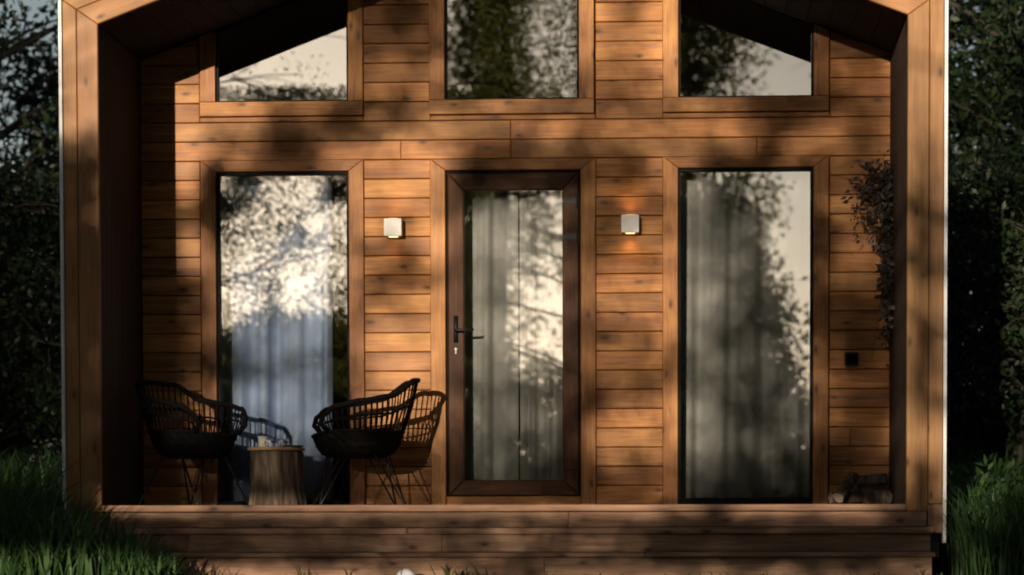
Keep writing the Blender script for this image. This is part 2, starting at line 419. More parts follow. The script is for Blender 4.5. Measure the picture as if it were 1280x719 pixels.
board('rail', [(dl, db), (dr, db), (gr_, gb_), (gl_, gb_)], DY, 0.06, M['door'], door, 0, ch=0.008)
pane(door, rect(gl_-0.005, gr_+0.005, gb_-0.005, gt_+0.005), 0.036)
board('threshold', rect(-0.45, 0.45, 0.001, 0.062), -0.006, 0.05, M['trim'], door)
mb = MB()
mb.box(-0.400, -0.372, DY-0.012, DY, 1.09, 1.27)
mb.tube([(-0.386, DY-0.006, 1.171), (-0.386, DY-0.05, 1.171), (-0.375, DY-0.056, 1.171), (-0.262, DY-0.056, 1.173)], 0.009, 10)
mb.build('handle', M['blackmetal'], door, True)
mb = MB(); mb.tube([(-0.386, DY-0.012, 1.048), (-0.386, DY+0.01, 1.048)], 0.009, 12); mb.box(-0.390, -0.382, DY-0.011, DY, 1.015, 1.048)
mb.build('lock_cylinder', plain('brushed_steel', (0.32, 0.29, 0.25), 0.5, 0.3), door)
for zc, hh in ((2.03, 0.05), (1.79, 0.05), (0.24, 0.012)):
    mb = MB(); mb.tube([(0.437, DY-0.012, zc-hh), (0.437, DY-0.012, zc+hh)], 0.013, 10); mb.box(0.335, 0.43, DY-0.007, DY-0.001, zc-hh*0.4, zc+hh*0.4)
    mb.build('hinge', M['blackmetal'], door)

# porch frame: two rows of boards up the posts and along the gable, white metal edge
FY = -PD
mb = MB()
mb.box(-WO, -W-0.004, FY+0.034, FY+0.2, -0.17, HF); mb.box(W+0.004, WO, FY+0.034, FY+0.2, -0.17, HF)
for sg in (-1, 1):
    z0 = HF + 0.004
    a = [(sg*W, z0), (0, z0+SL*W), (0, z0+SL*W+0.2), (sg*(WO-0.01), z0 + 0.06), (sg*(WO-0.01), z0-0.1), (sg*W, z0-0.1)]
    v = [(x, FY+0.034, zz) for x, zz in a] + [(x, FY+0.2, zz) for x, zz in a]; k = len(a)
    mb.add(v, [tuple(range(k)), tuple(range(k, 2*k))[::-1]] + [(j, (j+1) % k, k+(j+1) % k, k+j) for j in range(k)])
pf = mb.build('porch_frame', M['backing'], cabin, inv=CINV)
def sline(x, off): return HF + SL*(W - abs(x)) + off*SEC           # roof slope line at perpendicular offset
wi, wo = WG - W, WO - WG
G = 0.0015
for sg in (-1, 1):
    th = math.atan(SL) * (-sg)
    zi = HF; zg = sline(WG, wi); zo = sline(WO, wi + wo)
    board('frame_board', [(sg*W, -0.045), (sg*(WG-G), -0.045), (sg*(WG-G), zg), (sg*W, zi)], FY, 0.034, M['frame'], pf, math.pi/2, ch=0.005)
    board('frame_board', [(sg*(WG+G), 0.0), (sg*WO, 0.0), (sg*WO, zo), (sg*(WG+G), zg)], FY+0.002, 0.034, M['frame'], pf, math.pi/2, ch=0.005)
    board('frame_board', [(sg*(WG+G), -0.178), (sg*WO, -0.178), (sg*WO, -0.003), (sg*(WG+G), -0.003)], FY+0.003, 0.034, M['deck'], pf, math.pi/2, ch=0.004)
    board('frame_board', [(sg*W, zi+G), (0, sline(0, 0)+G), (0, sline(0, wi)-G), (sg*(WG-G), zg+G)], FY+0.001, 0.034, M['frame'], pf, th, ch=0.005)
    board('frame_board', [(sg*(WG+G), zg+2*G), (0, sline(0, wi)+G), (0, sline(0, wi+wo)), (sg*WO, zo+G)], FY+0.003, 0.034, M['frame'], pf, th, ch=0.005)
    mb = MB(); mb.box(min(sg*(WO+0.001), sg*(WO+0.021)), max(sg*(WO+0.001), sg*(WO+0.021)), FY-0.012, FY+0.05, -0.24, zo+0.02)
    mb.build('metal_edge', M['whitemetal'], pf)

# porch linings: side walls and ceiling of single boards
for sg in (-1, 1):
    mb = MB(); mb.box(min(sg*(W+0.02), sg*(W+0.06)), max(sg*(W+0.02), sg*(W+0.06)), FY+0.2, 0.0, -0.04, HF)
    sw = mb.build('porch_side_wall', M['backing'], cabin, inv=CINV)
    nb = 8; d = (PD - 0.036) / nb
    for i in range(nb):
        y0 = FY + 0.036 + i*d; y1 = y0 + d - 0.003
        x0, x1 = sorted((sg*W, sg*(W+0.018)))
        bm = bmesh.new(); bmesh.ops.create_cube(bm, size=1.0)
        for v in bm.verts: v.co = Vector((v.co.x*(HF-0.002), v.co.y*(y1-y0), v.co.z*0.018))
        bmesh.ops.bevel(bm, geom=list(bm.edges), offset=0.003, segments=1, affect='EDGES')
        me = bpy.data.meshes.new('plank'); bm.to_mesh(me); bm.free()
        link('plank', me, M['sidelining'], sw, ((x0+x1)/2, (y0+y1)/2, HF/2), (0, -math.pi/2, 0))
    mb = MB()
    L = W * SEC
    th = math.atan(SL)
    mid = Vector((sg*W/2, (FY+0.036)/2, HF + SL*W/2))
    nrm = Vector((sg*math.sin(th), 0, math.cos(th)))
    cb = MB()
    a = [(sg*(W+0.05), HF-0.02+0.03), (0, HF+SL*(W)+0.03), (0, HF+SL*W+0.09), (sg*(W+0.05), HF+0.07)]
    v = [(x, FY+0.2, zz) for x, zz in a] + [(x, 0.02, zz) for x, zz in a]
    cb.add(v, [(0,1,2,3),(7,6,5,4),(0,1,5,4),(1,2,6,5),(2,3,7,6),(3,0,4,7)])
    ce = cb.build('porch_ceiling', M['backing'], cabin, inv=CINV)
    nb = 18; d = L / nb
    for i in range(nb):
        t0 = (i + 0.5) * d
        c_ = Vector((sg*W, (FY+0.036)/2 - 0.0, HF)) + Vector((-sg*math.cos(th), 0, math.sin(th))) * t0 + nrm * 0.012
        bm = bmesh.new(); bmesh.ops.create_cube(bm, size=1.0)
        for v in bm.verts: v.co = Vector((v.co.x*(PD-0.04), v.co.y*(d-0.003), v.co.z*0.018))
        bmesh.ops.bevel(bm, geom=list(bm.edges), offset=0.003, segments=1, affect='EDGES')
        me = bpy.data.meshes.new('plank'); bm.to_mesh(me); bm.free()
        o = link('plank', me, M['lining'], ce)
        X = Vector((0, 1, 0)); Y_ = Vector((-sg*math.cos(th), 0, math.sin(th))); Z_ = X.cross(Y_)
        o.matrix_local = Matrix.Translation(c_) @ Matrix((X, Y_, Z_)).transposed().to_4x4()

# deck and steps
mb = MB()
for i in range(7): mb.box(-2.4+i*0.8-0.03, -2.4+i*0.8+0.03, FY+0.06, 0.0, -0.2, -0.045)
deck = mb.build('deck', M['backing'], cabin, inv=CINV)
nb = 8; d = PD / nb
for i in range(nb):
    y0 = FY + i*d + (-0.02 if i == 0 else 0)
    bbox('plank', -W+0.002, W-0.002, y0, FY + (i+1)*d - 0.005, -0.042, 0.0, M['deck'], deck)
bbox('riser_board', -2.625, 0.42, FY+0.004, FY+0.032, -0.139, -0.0465, M['deck'], deck, 0.003)
bbox('riser_board', 0.4215, 2.625, FY+0.004, FY+0.032, -0.139, -0.0465, M['deck'], deck, 0.003)
for (za, zb, ya, yb, splits, xl, xr) in ((-0.142, -0.180, FY-0.29, FY, (-2.60, -0.55, 2.64), -2.6, 2.64), (-0.290, -0.316, FY-0.58, FY-0.27, (-2.6, 0.9, 2.62), -2.6, 2.62)):
    mb = MB(); mb.box(xl+0.02, xr-0.04, ya+0.05, ya+0.09, GZ-0.05, zb-0.001)
    st = mb.build('step', M['backing'], cabin, inv=CINV)
    for xx in (-2.3, -1.2, 0, 1.2, 2.3): bbox('stringer', xx-0.02, xx+0.02, ya+0.095, yb-0.005, GZ-0.05, zb-0.001, M['deck'], st)
    hw = (yb - ya) / 2
    for i in range(len(splits)-1):
        bbox('tread_board', splits[i]+0.001, splits[i+1]-0.001, ya, ya+hw-0.003, zb, za, M['deck'], st, 0.005)
        bbox('tread_board', splits[i]+0.001, splits[i+1]-0.001, ya+hw+0.003, yb-0.004, zb, za, M['deck'], st, 0.005)
    zlow = -0.2885 if za > -0.2 else GZ - 0.06
    for a_, b_ in ((xl, -0.34 if za > -0.2 else 0.3), (-0.3385 if za > -0.2 else 0.3015, xr-0.02)):
        bbox('riser_board', a_, b_, ya+0.022, ya+0.046, zlow, zb-0.0025, M['deck'], st, 0.003)

# roof, outer walls, room
mb = MB()
for sg in (-1, 1):
    a = [(sg*(WO+0.022), sline(WO+0.022, wi+wo)+0.004), (0, sline(0, wi+wo)+0.004), (0, sline(0, wi+wo)+0.07), (sg*(WO+0.022), sline(WO+0.022, wi+wo)+0.07)]
    v = [(x, FY-0.03, zz) for x, zz in a] + [(x, 6.0, zz) for x, zz in a]
    mb.add(v, [(0,1,2,3),(7,6,5,4),(0,1,5,4),(1,2,6,5),(2,3,7,6),(3,0,4,7)])
mb.build('roof', M['roof'], cabin, inv=CINV)
for sg in (-1, 1):
    mb = MB(); x0, x1 = sorted((sg*(W+0.07), sg*WO)); mb.box(x0, x1, FY+0.21, 5.9, GZ+0.15, HF+0.02)
    mb.build('outer_wall', M['roof'], cabin, inv=CINV)
mb = MB(); bw = [(-2.56, GZ), (2.56, GZ), (2.56, HF+0.08), (0, sline(0, 0.08)), (-2.56, HF+0.08)]
mb.add([(x, 5.795, z_) for x, z_ in bw] + [(x, 5.9, z_) for x, z_ in bw], [(0,1,2,3,4), (9,8,7,6,5)] + [(j, (j+1) % 5, 5+(j+1) % 5, 5+j) for j in range(5)])
mb.build('back_wall', M['room'], cabin, inv=CINV)
mb = MB(); mb.box(-2.56, 2.56, 0.15, 5.79, -0.1, -0.01); mb.build('interior_floor', M['room'], cabin, inv=CINV)
mb = MB()
for sg in (-1, 1):
    a = [(sg*2.56, HF+0.02), (0, sline(0, 0.02)), (0, sline(0, 0.06)), (sg*2.56, HF+0.08)]
    v = [(x, 0.15, zz) for x, zz in a] + [(x, 5.79, zz) for x, zz in a]
    mb.add(v, [(0,1,2,3),(7,6,5,4),(0,1,5,4),(1,2,6,5),(2,3,7,6),(3,0,4,7)])
mb.build('interior_ceiling', M['room'], cabin, inv=CINV)

# ------------------------------------------------------------------ curtains
def curtain(x0, x1, z0, z1, y, folds, amp, mat, label, seed, flare=0.0):
    rr = random.Random(seed); nxx, nz = 150, 24
    ph = [rr.uniform(0, 6.28) for _ in range(6)]
    v = []
    for j in range(nz + 1):
        t = j / nz; zz = z1 + (z0 - z1) * t
        for i in range(nxx + 1):
            u = i / nxx
            uu = u + 0.02*math.sin(2*math.pi*u*1.7 + ph[0] + t*1.2) + 0.012*math.sin(2*math.pi*u*4.3 + ph[1])
            s_ = math.sin(2*math.pi*folds*uu + ph[2]); s_ = math.copysign(abs(s_)**0.75, s_)
            yy = y + amp*(0.55 + 0.45*t) * s_ * (0.75 + 0.35*math.sin(2*math.pi*u*2.1 + ph[3])) + 0.012*math.sin(2*math.pi*u*folds*2.3 + ph[4] + t*2) * (0.4 + 0.6*math.sin(2*math.pi*u*1.3 + ph[5])**2)
            xx = x0 + (x1 - x0)*u + flare * t * (u - 0.3)
            v.append((xx, yy, zz + 0.008*math.sin(2*math.pi*folds*u + ph[5]) * t))
    f = [(j*(nxx+1)+i, j*(nxx+1)+i+1, (j+1)*(nxx+1)+i+1, (j+1)*(nxx+1)+i) for j in range(nz) for i in range(nxx)]
    base = ((x0+x1)/2, y, z0)
    me = mesh('curtain', [(a-base[0], b_-base[1], c_-base[2]) for a, b_, c_ in v], f, True)
    o = link('curtain', me, mat, None, base)
    md = o.modifiers.new('thickness', 'SOLIDIFY'); md.thickness = 0.003
    tag(o, label, 'curtain', 'curtains hanging inside the glazing'); return o
curtain(-2.14, -1.245, 0.03, 2.32, 0.25, 4.2, 0.055, M['curtain'], 'white curtain in the window behind the two chairs', 1)
curtain(-0.36, 0.022, 0.10, 2.28, 0.22, 1.8, 0.035, M['curtain2'], 'pale curtain behind the door glass on the handle side', 2)
curtain(0.028, 0.40, 0.10, 2.28, 0.23, 2.4, 0.035, M['curtain2'], 'pale curtain behind the door glass on the hinge side', 3)
curtain(1.03, 2.06, 0.03, 2.32, 0.25, 4.3, 0.05, M['curtain2'], 'grey linen curtain filling the window beside the hanging plant', 4)

# ------------------------------------------------------------------ wall lamps
M['lampbody'] = plain('lamp_white', (0.68, 0.65, 0.64), 0.4, 0.0, 0.05)
m, nt, b = new_mat('lamp_glow'); b.inputs['Emission Color'].default_value = (1, 0.62, 0.25, 1); b.inputs['Emission Strength'].default_value = 1.2; b.inputs['Base Color'].default_value = (0.9, 0.8, 0.6, 1)
M['lampglow'] = m
def wall_lamp(x, z, label, pw):
    t = empty('wall_lamp', (x, -0.002, z - 0.06)); tag(t, label, 'lamp', 'cube lamps on the front wall')
    h = 0.058
    bm = bmesh.new(); bmesh.ops.create_cube(bm, size=1.0)
    for v in bm.verts: v.co = Vector((v.co.x*2*h, v.co.y*0.09 - 0.052, v.co.z*2*h + 0.06))
    bmesh.ops.bevel(bm, geom=list(bm.edges), offset=0.0025, segments=2, affect='EDGES')
    me = bpy.data.meshes.new('housing'); bm.to_mesh(me); bm.free(); link('housing', me, M['lampbody'], t)
    mb = MB(); mb.box(-0.045, 0.045, -0.008, 0.001, 0.015, 0.105); mb.build('mounting_plate', M['blackmetal'], t)
    for sg in (-1, 1):
        zc = 0.06 + sg*(h + 0.002)
        mb = MB(); mb.box(-0.03, 0.03, -0.075, -0.03, zc-0.0015, zc+0.0015); mb.build('lens', M['lampglow'], t)
        ld = bpy.data.lights.new('glow', 'SPOT'); ld.energy = pw; ld.color = (1, 0.60, 0.24); ld.spot_size = math.radians(150); ld.spot_blend = 1.0; ld.shadow_soft_size = 0.02
        lo = bpy.data.objects.new('glow', ld); COL.objects.link(lo); lo.parent = t; lo.location = (0, -0.06, zc + sg*0.012)
        lo.rotation_euler = (math.pi if sg > 0 else 0, 0, 0)
wall_lamp(-0.795, 1.850, 'white cube wall lamp above the right-hand chair, between window and door', 0.3)
wall_lamp(0.782, 1.862, 'white cube wall lamp glowing beside the door hinges', 0.7)

# wall outlet
t = empty('wall_outlet', (2.246, -0.001, 0.915)); tag(t, 'small black square socket on the planks below the hanging plant', 'socket')
bm = bmesh.new(); bmesh.ops.create_cube(bm, size=1.0)
for v in bm.verts: v.co = Vector((v.co.x*0.092, v.co.y*0.045 - 0.023, v.co.z*0.098 + 0.049))
bmesh.ops.bevel(bm, geom=list(bm.edges), offset=0.008, segments=2, affect='EDGES')
me = bpy.data.meshes.new('housing'); bm.to_mesh(me); bm.free(); link('housing', me, M['blackmetal'], t)
mb = MB(); mb.box(-0.036, 0.036, -0.052, -0.046, 0.012, 0.082); mb.build('flap', M['wicker'], t)

# ------------------------------------------------------------------ chairs (front towards local +x)
def rail_pt(th):
    """th: angle from the back (0) to the arm ends (+-2.35 rad)"""
    a = abs(th)
    def lerp(tab):
        for (a0, v0), (a1, v1) in zip(tab, tab[1:]):
            if a <= a1:
                u = (a - a0) / (a1 - a0); u = u*u*(3-2*u); return v0 + (v1 - v0)*u
        return tab[-1][1]
    r = lerp([(0, 0.41), (0.55, 0.40), (1.0, 0.34), (1.6, 0.33), (2.35, 0.37)])
    h = lerp([(0, 0.835), (0.45, 0.825), (1.0, 0.715), (1.6, 0.685), (2.1, 0.65), (2.35, 0.59)])
    return Vector((-r*math.cos(th), r*0.93*math.sin(th), h))
def bowl_pt(th, k):
    """k 0 = bottom of the bowl, 1 = upper edge of the closed weave"""
    prof = [(0.17, 0.315), (0.245, 0.345), (0.285, 0.41), (0.31, 0.49)]
    i = min(2, int(k*3)); u = k*3 - i
    r = prof[i][0] + (prof[i+1][0]-prof[i][0])*u; h = prof[i][1] + (prof[i+1][1]-prof[i][1])*u
    front = max(0, (abs(th) - 2.2) / 0.94)
    h -= 0.035*front*k
    return Vector((-r*math.cos(th), r*0.95*math.sin(th), h))
def make_chair(label):
    t = empty('wicker_armchair', (0, 0, 0)); tag(t, label, 'chair', 'black wicker armchairs on the porch')
    A = 2.35
    mb = MB()
    pts = [rail_pt(-A + 2*A*i/60) for i in range(61)]
    e0 = [bowl_pt(-A-0.05, 1.0), (bowl_pt(-A-0.03, 1.0) + pts[0])/2 + Vector((0.035, 0, 0))]
    e1 = [(bowl_pt(A+0.03, 1.0) + pts[-1])/2 + Vector((0.035, 0, 0)), bowl_pt(A+0.05, 1.0)]
    mb.tube(e0 + pts + e1, 0.018, 8); mb.build('top_rail', M['wicker'], t, True)
    mb = MB(); mb.tube([(rail_pt(-A+2*A*i/50)*0.5 + bowl_pt(-A+2*A*i/50, 1.0)*0.5) for i in range(51)], 0.007, 6)
    mb.tube([bowl_pt(2*math.pi*i/48 - math.pi, 1.0) for i in range(48)], 0.011, 6, True)
    mb.build('hoop', M['wicker'], t, True)
    mb = MB(); nr = 40
    for i in range(nr + 1):
        th = -A + 2*A*i/nr; a_, b_ = bowl_pt(th, 1.0), rail_pt(th)
        mid = (a_ + b_)/2; mid += Vector((-math.cos(th), math.sin(th), 0)) * 0.012
        mb.tube([a_, mid, b_], 0.0055, 5)
    mb.build('rods', M['wicker'], t, True)
    # closed woven bowl: rings of cane
    mb = MB(); nth = 48; nk = 7
    v = []; f = []
    for j in range(nk):
        for i in range(nth):
            th = 2*math.pi*i/nth - math.pi
            p = bowl_pt(th, j/(nk-1)); p = p + Vector((-math.cos(th), math.sin(th), 0)) * (0.004*(1 if (i+j) % 2 else -1)); v.append(p)
    for j in range(nk-1):
        for i in range(nth): f.append((j*nth+i, j*nth+(i+1) % nth, (j+1)*nth+(i+1) % nth, (j+1)*nth+i))
    f.append(tuple(range(nth))[::-1])
    mb.add(v, f); mb.build('seat_shell', M['wicker'], t)
    mb = MB(); mb.lathe([(0.0, 0.36), (0.22, 0.365), (0.27, 0.395), (0.275, 0.42), (0.24, 0.445), (0.0, 0.455)], 32); 
    mb.build('cushion', plain('black_cushion', (0.007, 0.0065, 0.0065), 0.95, spec=0.1), t, True)
    for sx in (1, -1):
        for sy in (1, -1):
            foot = Vector((sx*0.285, sy*0.245, 0.0))
            mb = MB()
            mb.tube([Vector((sx*0.20, sy*0.09, 0.335)), foot + Vector((0, -sy*0.008, 0.012)), foot + Vector((0, 0, 0.006)), foot + Vector((-sx*0.008, 0, 0.012)), Vector((sx*0.09, sy*0.20, 0.335))], 0.0065, 6)
            mb.build('leg', M['blackmetal'], t, True)
    return t
def copy_tree(o, parent=None):
    c = o.copy(); COL.objects.link(c); c.parent = parent
    for ch in o.children: copy_tree(ch, c)
    return c
ch1 = make_chair('black wicker armchair beside the door, its slatted shadow on the planks')
ch2 = copy_tree(ch1); ch2['label'] = 'black wicker armchair half lost in the shade of the porch side wall'
ch1.location = (-0.965, -0.60, 0.0); ch1.scale = (0.95, 0.95, 0.97); ch1.rotation_euler = (0, 0, math.radians(180 + 14))
ch2.scale = (0.94, 0.94, 0.97); ch2.location = (-2.035, -0.62, 0.0); ch2.rotation_euler = (0, 0, math.radians(-34))

# ------------------------------------------------------------------ stump table and what stands on it
def barkmat():
    m, nt, b = new_mat('bark'); n = N(nt)
    tc = n.add('ShaderNodeTexCoord'); v = n.add('ShaderNodeVectorMath', operation='MULTIPLY'); v.inputs[1].default_value = (14, 14, 2.2); n.link(tc.outputs['Object'], v.inputs[0])
    t = n.add('ShaderNodeTexNoise'); t.inputs['Scale'].default_value = 1.6; t.inputs['Detail'].default_value = 6; t.inputs['Distortion'].default_value = 0.8; n.link(v.outputs[0], t.inputs['Vector'])
    n.link(n.ramp(t.outputs['Fac'], [(0.32, (0.012, 0.009, 0.006)), (0.52, (0.075, 0.052, 0.035)), (0.70, (0.16, 0.118, 0.083))]), b.inputs['Base Color']); b.inputs['Roughness'].default_value = 0.9
    bp = n.add('ShaderNodeBump'); bp.inputs['Strength'].default_value = 0.8; bp.inputs['Distance'].default_value = 0.012; n.link(t.outputs['Fac'], bp.inputs['Height']); n.link(bp.outputs[0], b.inputs['Normal'])
    return m
M['bark'] = barkmat()
M['cut'] = wood('cut_wood', (0.55, 0.36, 0.19), (0.45, 0.28, 0.14), (0.28, 0.17, 0.09), knots=0)
SX, SY = -1.51, -0.55
t = empty('stump_table', (SX, SY, 0)); tag(t, 'thick tree stump used as a low table between the chairs', 'table')
wob = lambda a, z: 1 + 0.04*math.sin(3*a+1) + 0.03*math.sin(7*a + z*6) + 0.02*math.sin(19*a + z*9) + 0.012*math.sin(31*a - z*14)
mb = MB(); mb.lathe([(0.185, 0.0), (0.184, 0.02), (0.172, 0.12), (0.168, 0.25), (0.17, 0.335), (0.163, 0.355)], 96, wob=wob); mb.build('trunk', M['bark'], t, True)
mb = MB(); mb.lathe([(0.178, 0.3555), (0.186, 0.359), (0.186, 0.372), (0.18, 0.377)], 48, wob=lambda a, z: 1 + 0.015*math.sin(3*a+1)); mb.build('top', M['cut'], t)
TZ = 0.378
def clear(name, tint=(0.98, 0.985, 0.99)): return glassmat(name, 0.05, tint, 0.0, False)
M['jar'] = clear('jar_glass')
t = empty('candle', (SX-0.08, SY-0.03, TZ)); tag(t, 'cream candle in a clear jar on the stump table', 'candle')
mb = MB(); mb.lathe([(0.0, 0.003), (0.028, 0.003), (0.029, 0.07), (0.0, 0.071)], 24); mb.build('wax', plain('cream_wax', (0.85, 0.80, 0.66), 0.5), t, True)
mb = MB(); mb.lathe([(0.031, 0.0), (0.033, 0.004), (0.033, 0.095), (0.0315, 0.095), (0.0315, 0.005)], 24); mb.build('jar', M['jar'], t, True)
mb = MB(); mb.tube([(0, 0, 0.07), (0.001, 0, 0.082)], 0.0012, 5); mb.build('wick', M['blackmetal'], t)
def cupmat():
    m, nt, b = new_mat('blue_white_glaze'); n = N(nt); tc = n.add('ShaderNodeTexCoord'); t_ = n.add('ShaderNodeTexNoise'); t_.inputs['Scale'].default_value = 45; n.link(tc.outputs['Object'], t_.inputs['Vector'])
    n.link(n.ramp(t_.outputs['Fac'], [(0.45, (0.05, 0.09, 0.32)), (0.52, (0.6, 0.64, 0.72))]), b.inputs['Base Color']); b.inputs['Roughness'].default_value = 0.2; return m
M['glaze'] = cupmat()
def cup(x, y, r, h, label):
    t = empty('cup', (SX+x, SY+y, TZ + 0.0005)); tag(t, label, 'cup', 'small cups on the stump table')
    mb = MB(); mb.lathe([(r*0.55, 0.0), (r*0.6, 0.004), (r*0.95, h*0.55), (r, h), (r*0.93, h), (r*0.86, h*0.55), (r*0.4, 0.008)], 24); mb.build('bowl', M['glaze'], t, True)
    mb = MB(); mb.tube([(r*0.92, 0, h*0.8), (r*1.4, 0, h*0.78), (r*1.45, 0, h*0.45), (r*0.8, 0, h*0.3)], 0.0035, 6); mb.build('handle', M['glaze'], t, True)
cup(-0.03, -0.05, 0.034, 0.045, 'blue patterned cup next to the candle on the stump')
cup(0.045, -0.02, 0.038, 0.05, 'blue patterned cup on the stump next to the dark slate')
mb = MB(); mb.lathe([(0.022, 0.0), (0.024, 0.003), (0.03, 0.085), (0.0285, 0.085), (0.0225, 0.006)], 24)
tag(mb.build('glass_tumbler', M['jar'], None, True, (SX+0.01, SY+0.06, TZ + 0.0005)), 'clear drinking glass behind the blue cups on the stump', 'glass')
bm = bmesh.new(); bmesh.ops.create_cube(bm, size=1.0)
for v in bm.verts: v.co = Vector((v.co.x*0.13, v.co.y*0.16, v.co.z*0.01 + 0.005))
bmesh.ops.bevel(bm, geom=list(bm.edges), offset=0.003, segments=2, affect='EDGES')
me = bpy.data.meshes.new('slate_board'); bm.to_mesh(me); bm.free()
tag(link('slate_board', me, plain('slate', (0.02, 0.02, 0.022), 0.6), None, (SX+0.115, SY-0.045, TZ+0.0005), (0, 0, 0.3)), 'dark flat slate board on the edge of the stump table', 'board')

# ------------------------------------------------------------------ firewood
M['oldcut'] = wood('weathered_cut', (0.34, 0.29, 0.23), (0.25, 0.2, 0.16), (0.14, 0.11, 0.085), knots=0)
def log(p, yaw, tilt, L, r, label, seed):
    rr = random.Random(seed); a0 = rr.uniform(0, 6)
    t = empty('firewood_log', p); tag(t, label, 'log', 'firewood on the porch')
    Rm = Matrix.Rotation(yaw, 4, 'Z') @ Matrix.Rotation(-tilt, 4, 'Y')
    v = []; n_ = 14; ks = 5
    for k in range(ks + 1):
        for j in range(n_):
            a = 2*math.pi*j/n_; q = r*(1 + 0.10*math.sin(3*a+a0) + 0.06*math.sin(5*a+k+a0))
            v.append(Rm @ Vector((L*k/ks, q*math.cos(a), q*math.sin(a))))
    f = [(k*n_+j, k*n_+(j+1) % n_, (k+1)*n_+(j+1) % n_, (k+1)*n_+j) for k in range(ks) for j in range(n_)]
    link('bark', mesh('bark', v, f, True), M['bark'], t)
    for k, x in ((0, -0.002), (ks, L+0.002)):
        vv = []; 
        for s_, xo in ((1.0, 0), (0.97, math.copysign(0.001, x - L/2))):
            for j in range(n_):
                a = 2*math.pi*j/n_; q = r*(1 + 0.10*math.sin(3*a+a0) + 0.06*math.sin(5*a+k+a0))*s_
                vv.append(Rm @ Vector((x + xo, q*math.cos(a), q*math.sin(a))))
        link('cut_end', mesh('cut_end', vv, [(j, (j+1) % n_, n_+(j+1) % n_, n_+j) for j in range(n_)] + [tuple(range(n_, 2*n_))]), M['oldcut'], t)
log((2.09, -0.36, 0.045), 0.35, 0.05, 0.24, 0.036, 'short slim log lying flat at the window end of the firewood', 1)
log((2.13, -0.52, 0.045), 0.95, 0.62, 0.24, 0.038, 'log leaning up over the others in the porch corner', 2)
log((2.25, -0.10, 0.06), -0.1, 0.0, 0.22, 0.058, 'thick log lying against the wall planks under the socket', 3)
log((2.32, -0.30, 0.05), -0.55, 0.0, 0.17, 0.045, 'short log lying in front of the thick one', 4)
log((2.28, -0.14, 0.152), -0.2, 0.08, 0.19, 0.038, 'thin log resting on top of the thick one', 5)

# ------------------------------------------------------------------ leaves, trees
def leaves_mesh(name, pos, size, rng, aspect=0.5, droop=0.0, updir=0.3):
    """one rhombus of two triangles-pairs per leaf at every point"""
    n_ = len(pos)
    d = rng.normal(size=(n_, 3)); d[:, 2] -= droop; d /= np.linalg.norm(d, axis=1)[:, None]
    u = rng.normal(size=(n_, 3)); u[:, 2] += updir; s = np.cross(d, u); s /= (np.linalg.norm(s, axis=1)[:, None] + 1e-9)
    nn = np.cross(s, d)
    L = (size * rng.uniform(0.6, 1.3, n_))[:, None]; Wd = L * aspect * 0.5
    p0 = pos; p1 = pos + d*L*0.45 + s*Wd + nn*L*0.08; p2 = pos + d*L; p3 = pos + d*L*0.45 - s*Wd + nn*L*0.08
    v = np.stack([p0, p1, p2, p3], 1).reshape(-1, 3).astype(np.float32)
    me = bpy.data.meshes.new(name); me.vertices.add(n_*4); me.vertices.foreach_set('co', v.ravel())
    me.loops.add(n_*4); me.loops.foreach_set('vertex_index', np.arange(n_*4, dtype=np.int32))
    me.polygons.add(n_); me.polygons.foreach_set('loop_start', np.arange(0, n_*4, 4, dtype=np.int32)); me.polygons.foreach_set('loop_total', np.full(n_, 4, dtype=np.int32))
    me.update(calc_edges=True); me.validate()
    return me
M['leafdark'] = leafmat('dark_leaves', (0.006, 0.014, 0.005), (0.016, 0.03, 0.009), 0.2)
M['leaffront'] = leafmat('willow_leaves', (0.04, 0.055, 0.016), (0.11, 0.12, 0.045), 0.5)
M['treebark'] = plain('tree_bark', (0.018, 0.014, 0.011), 0.9, 0, 0.4, 8)

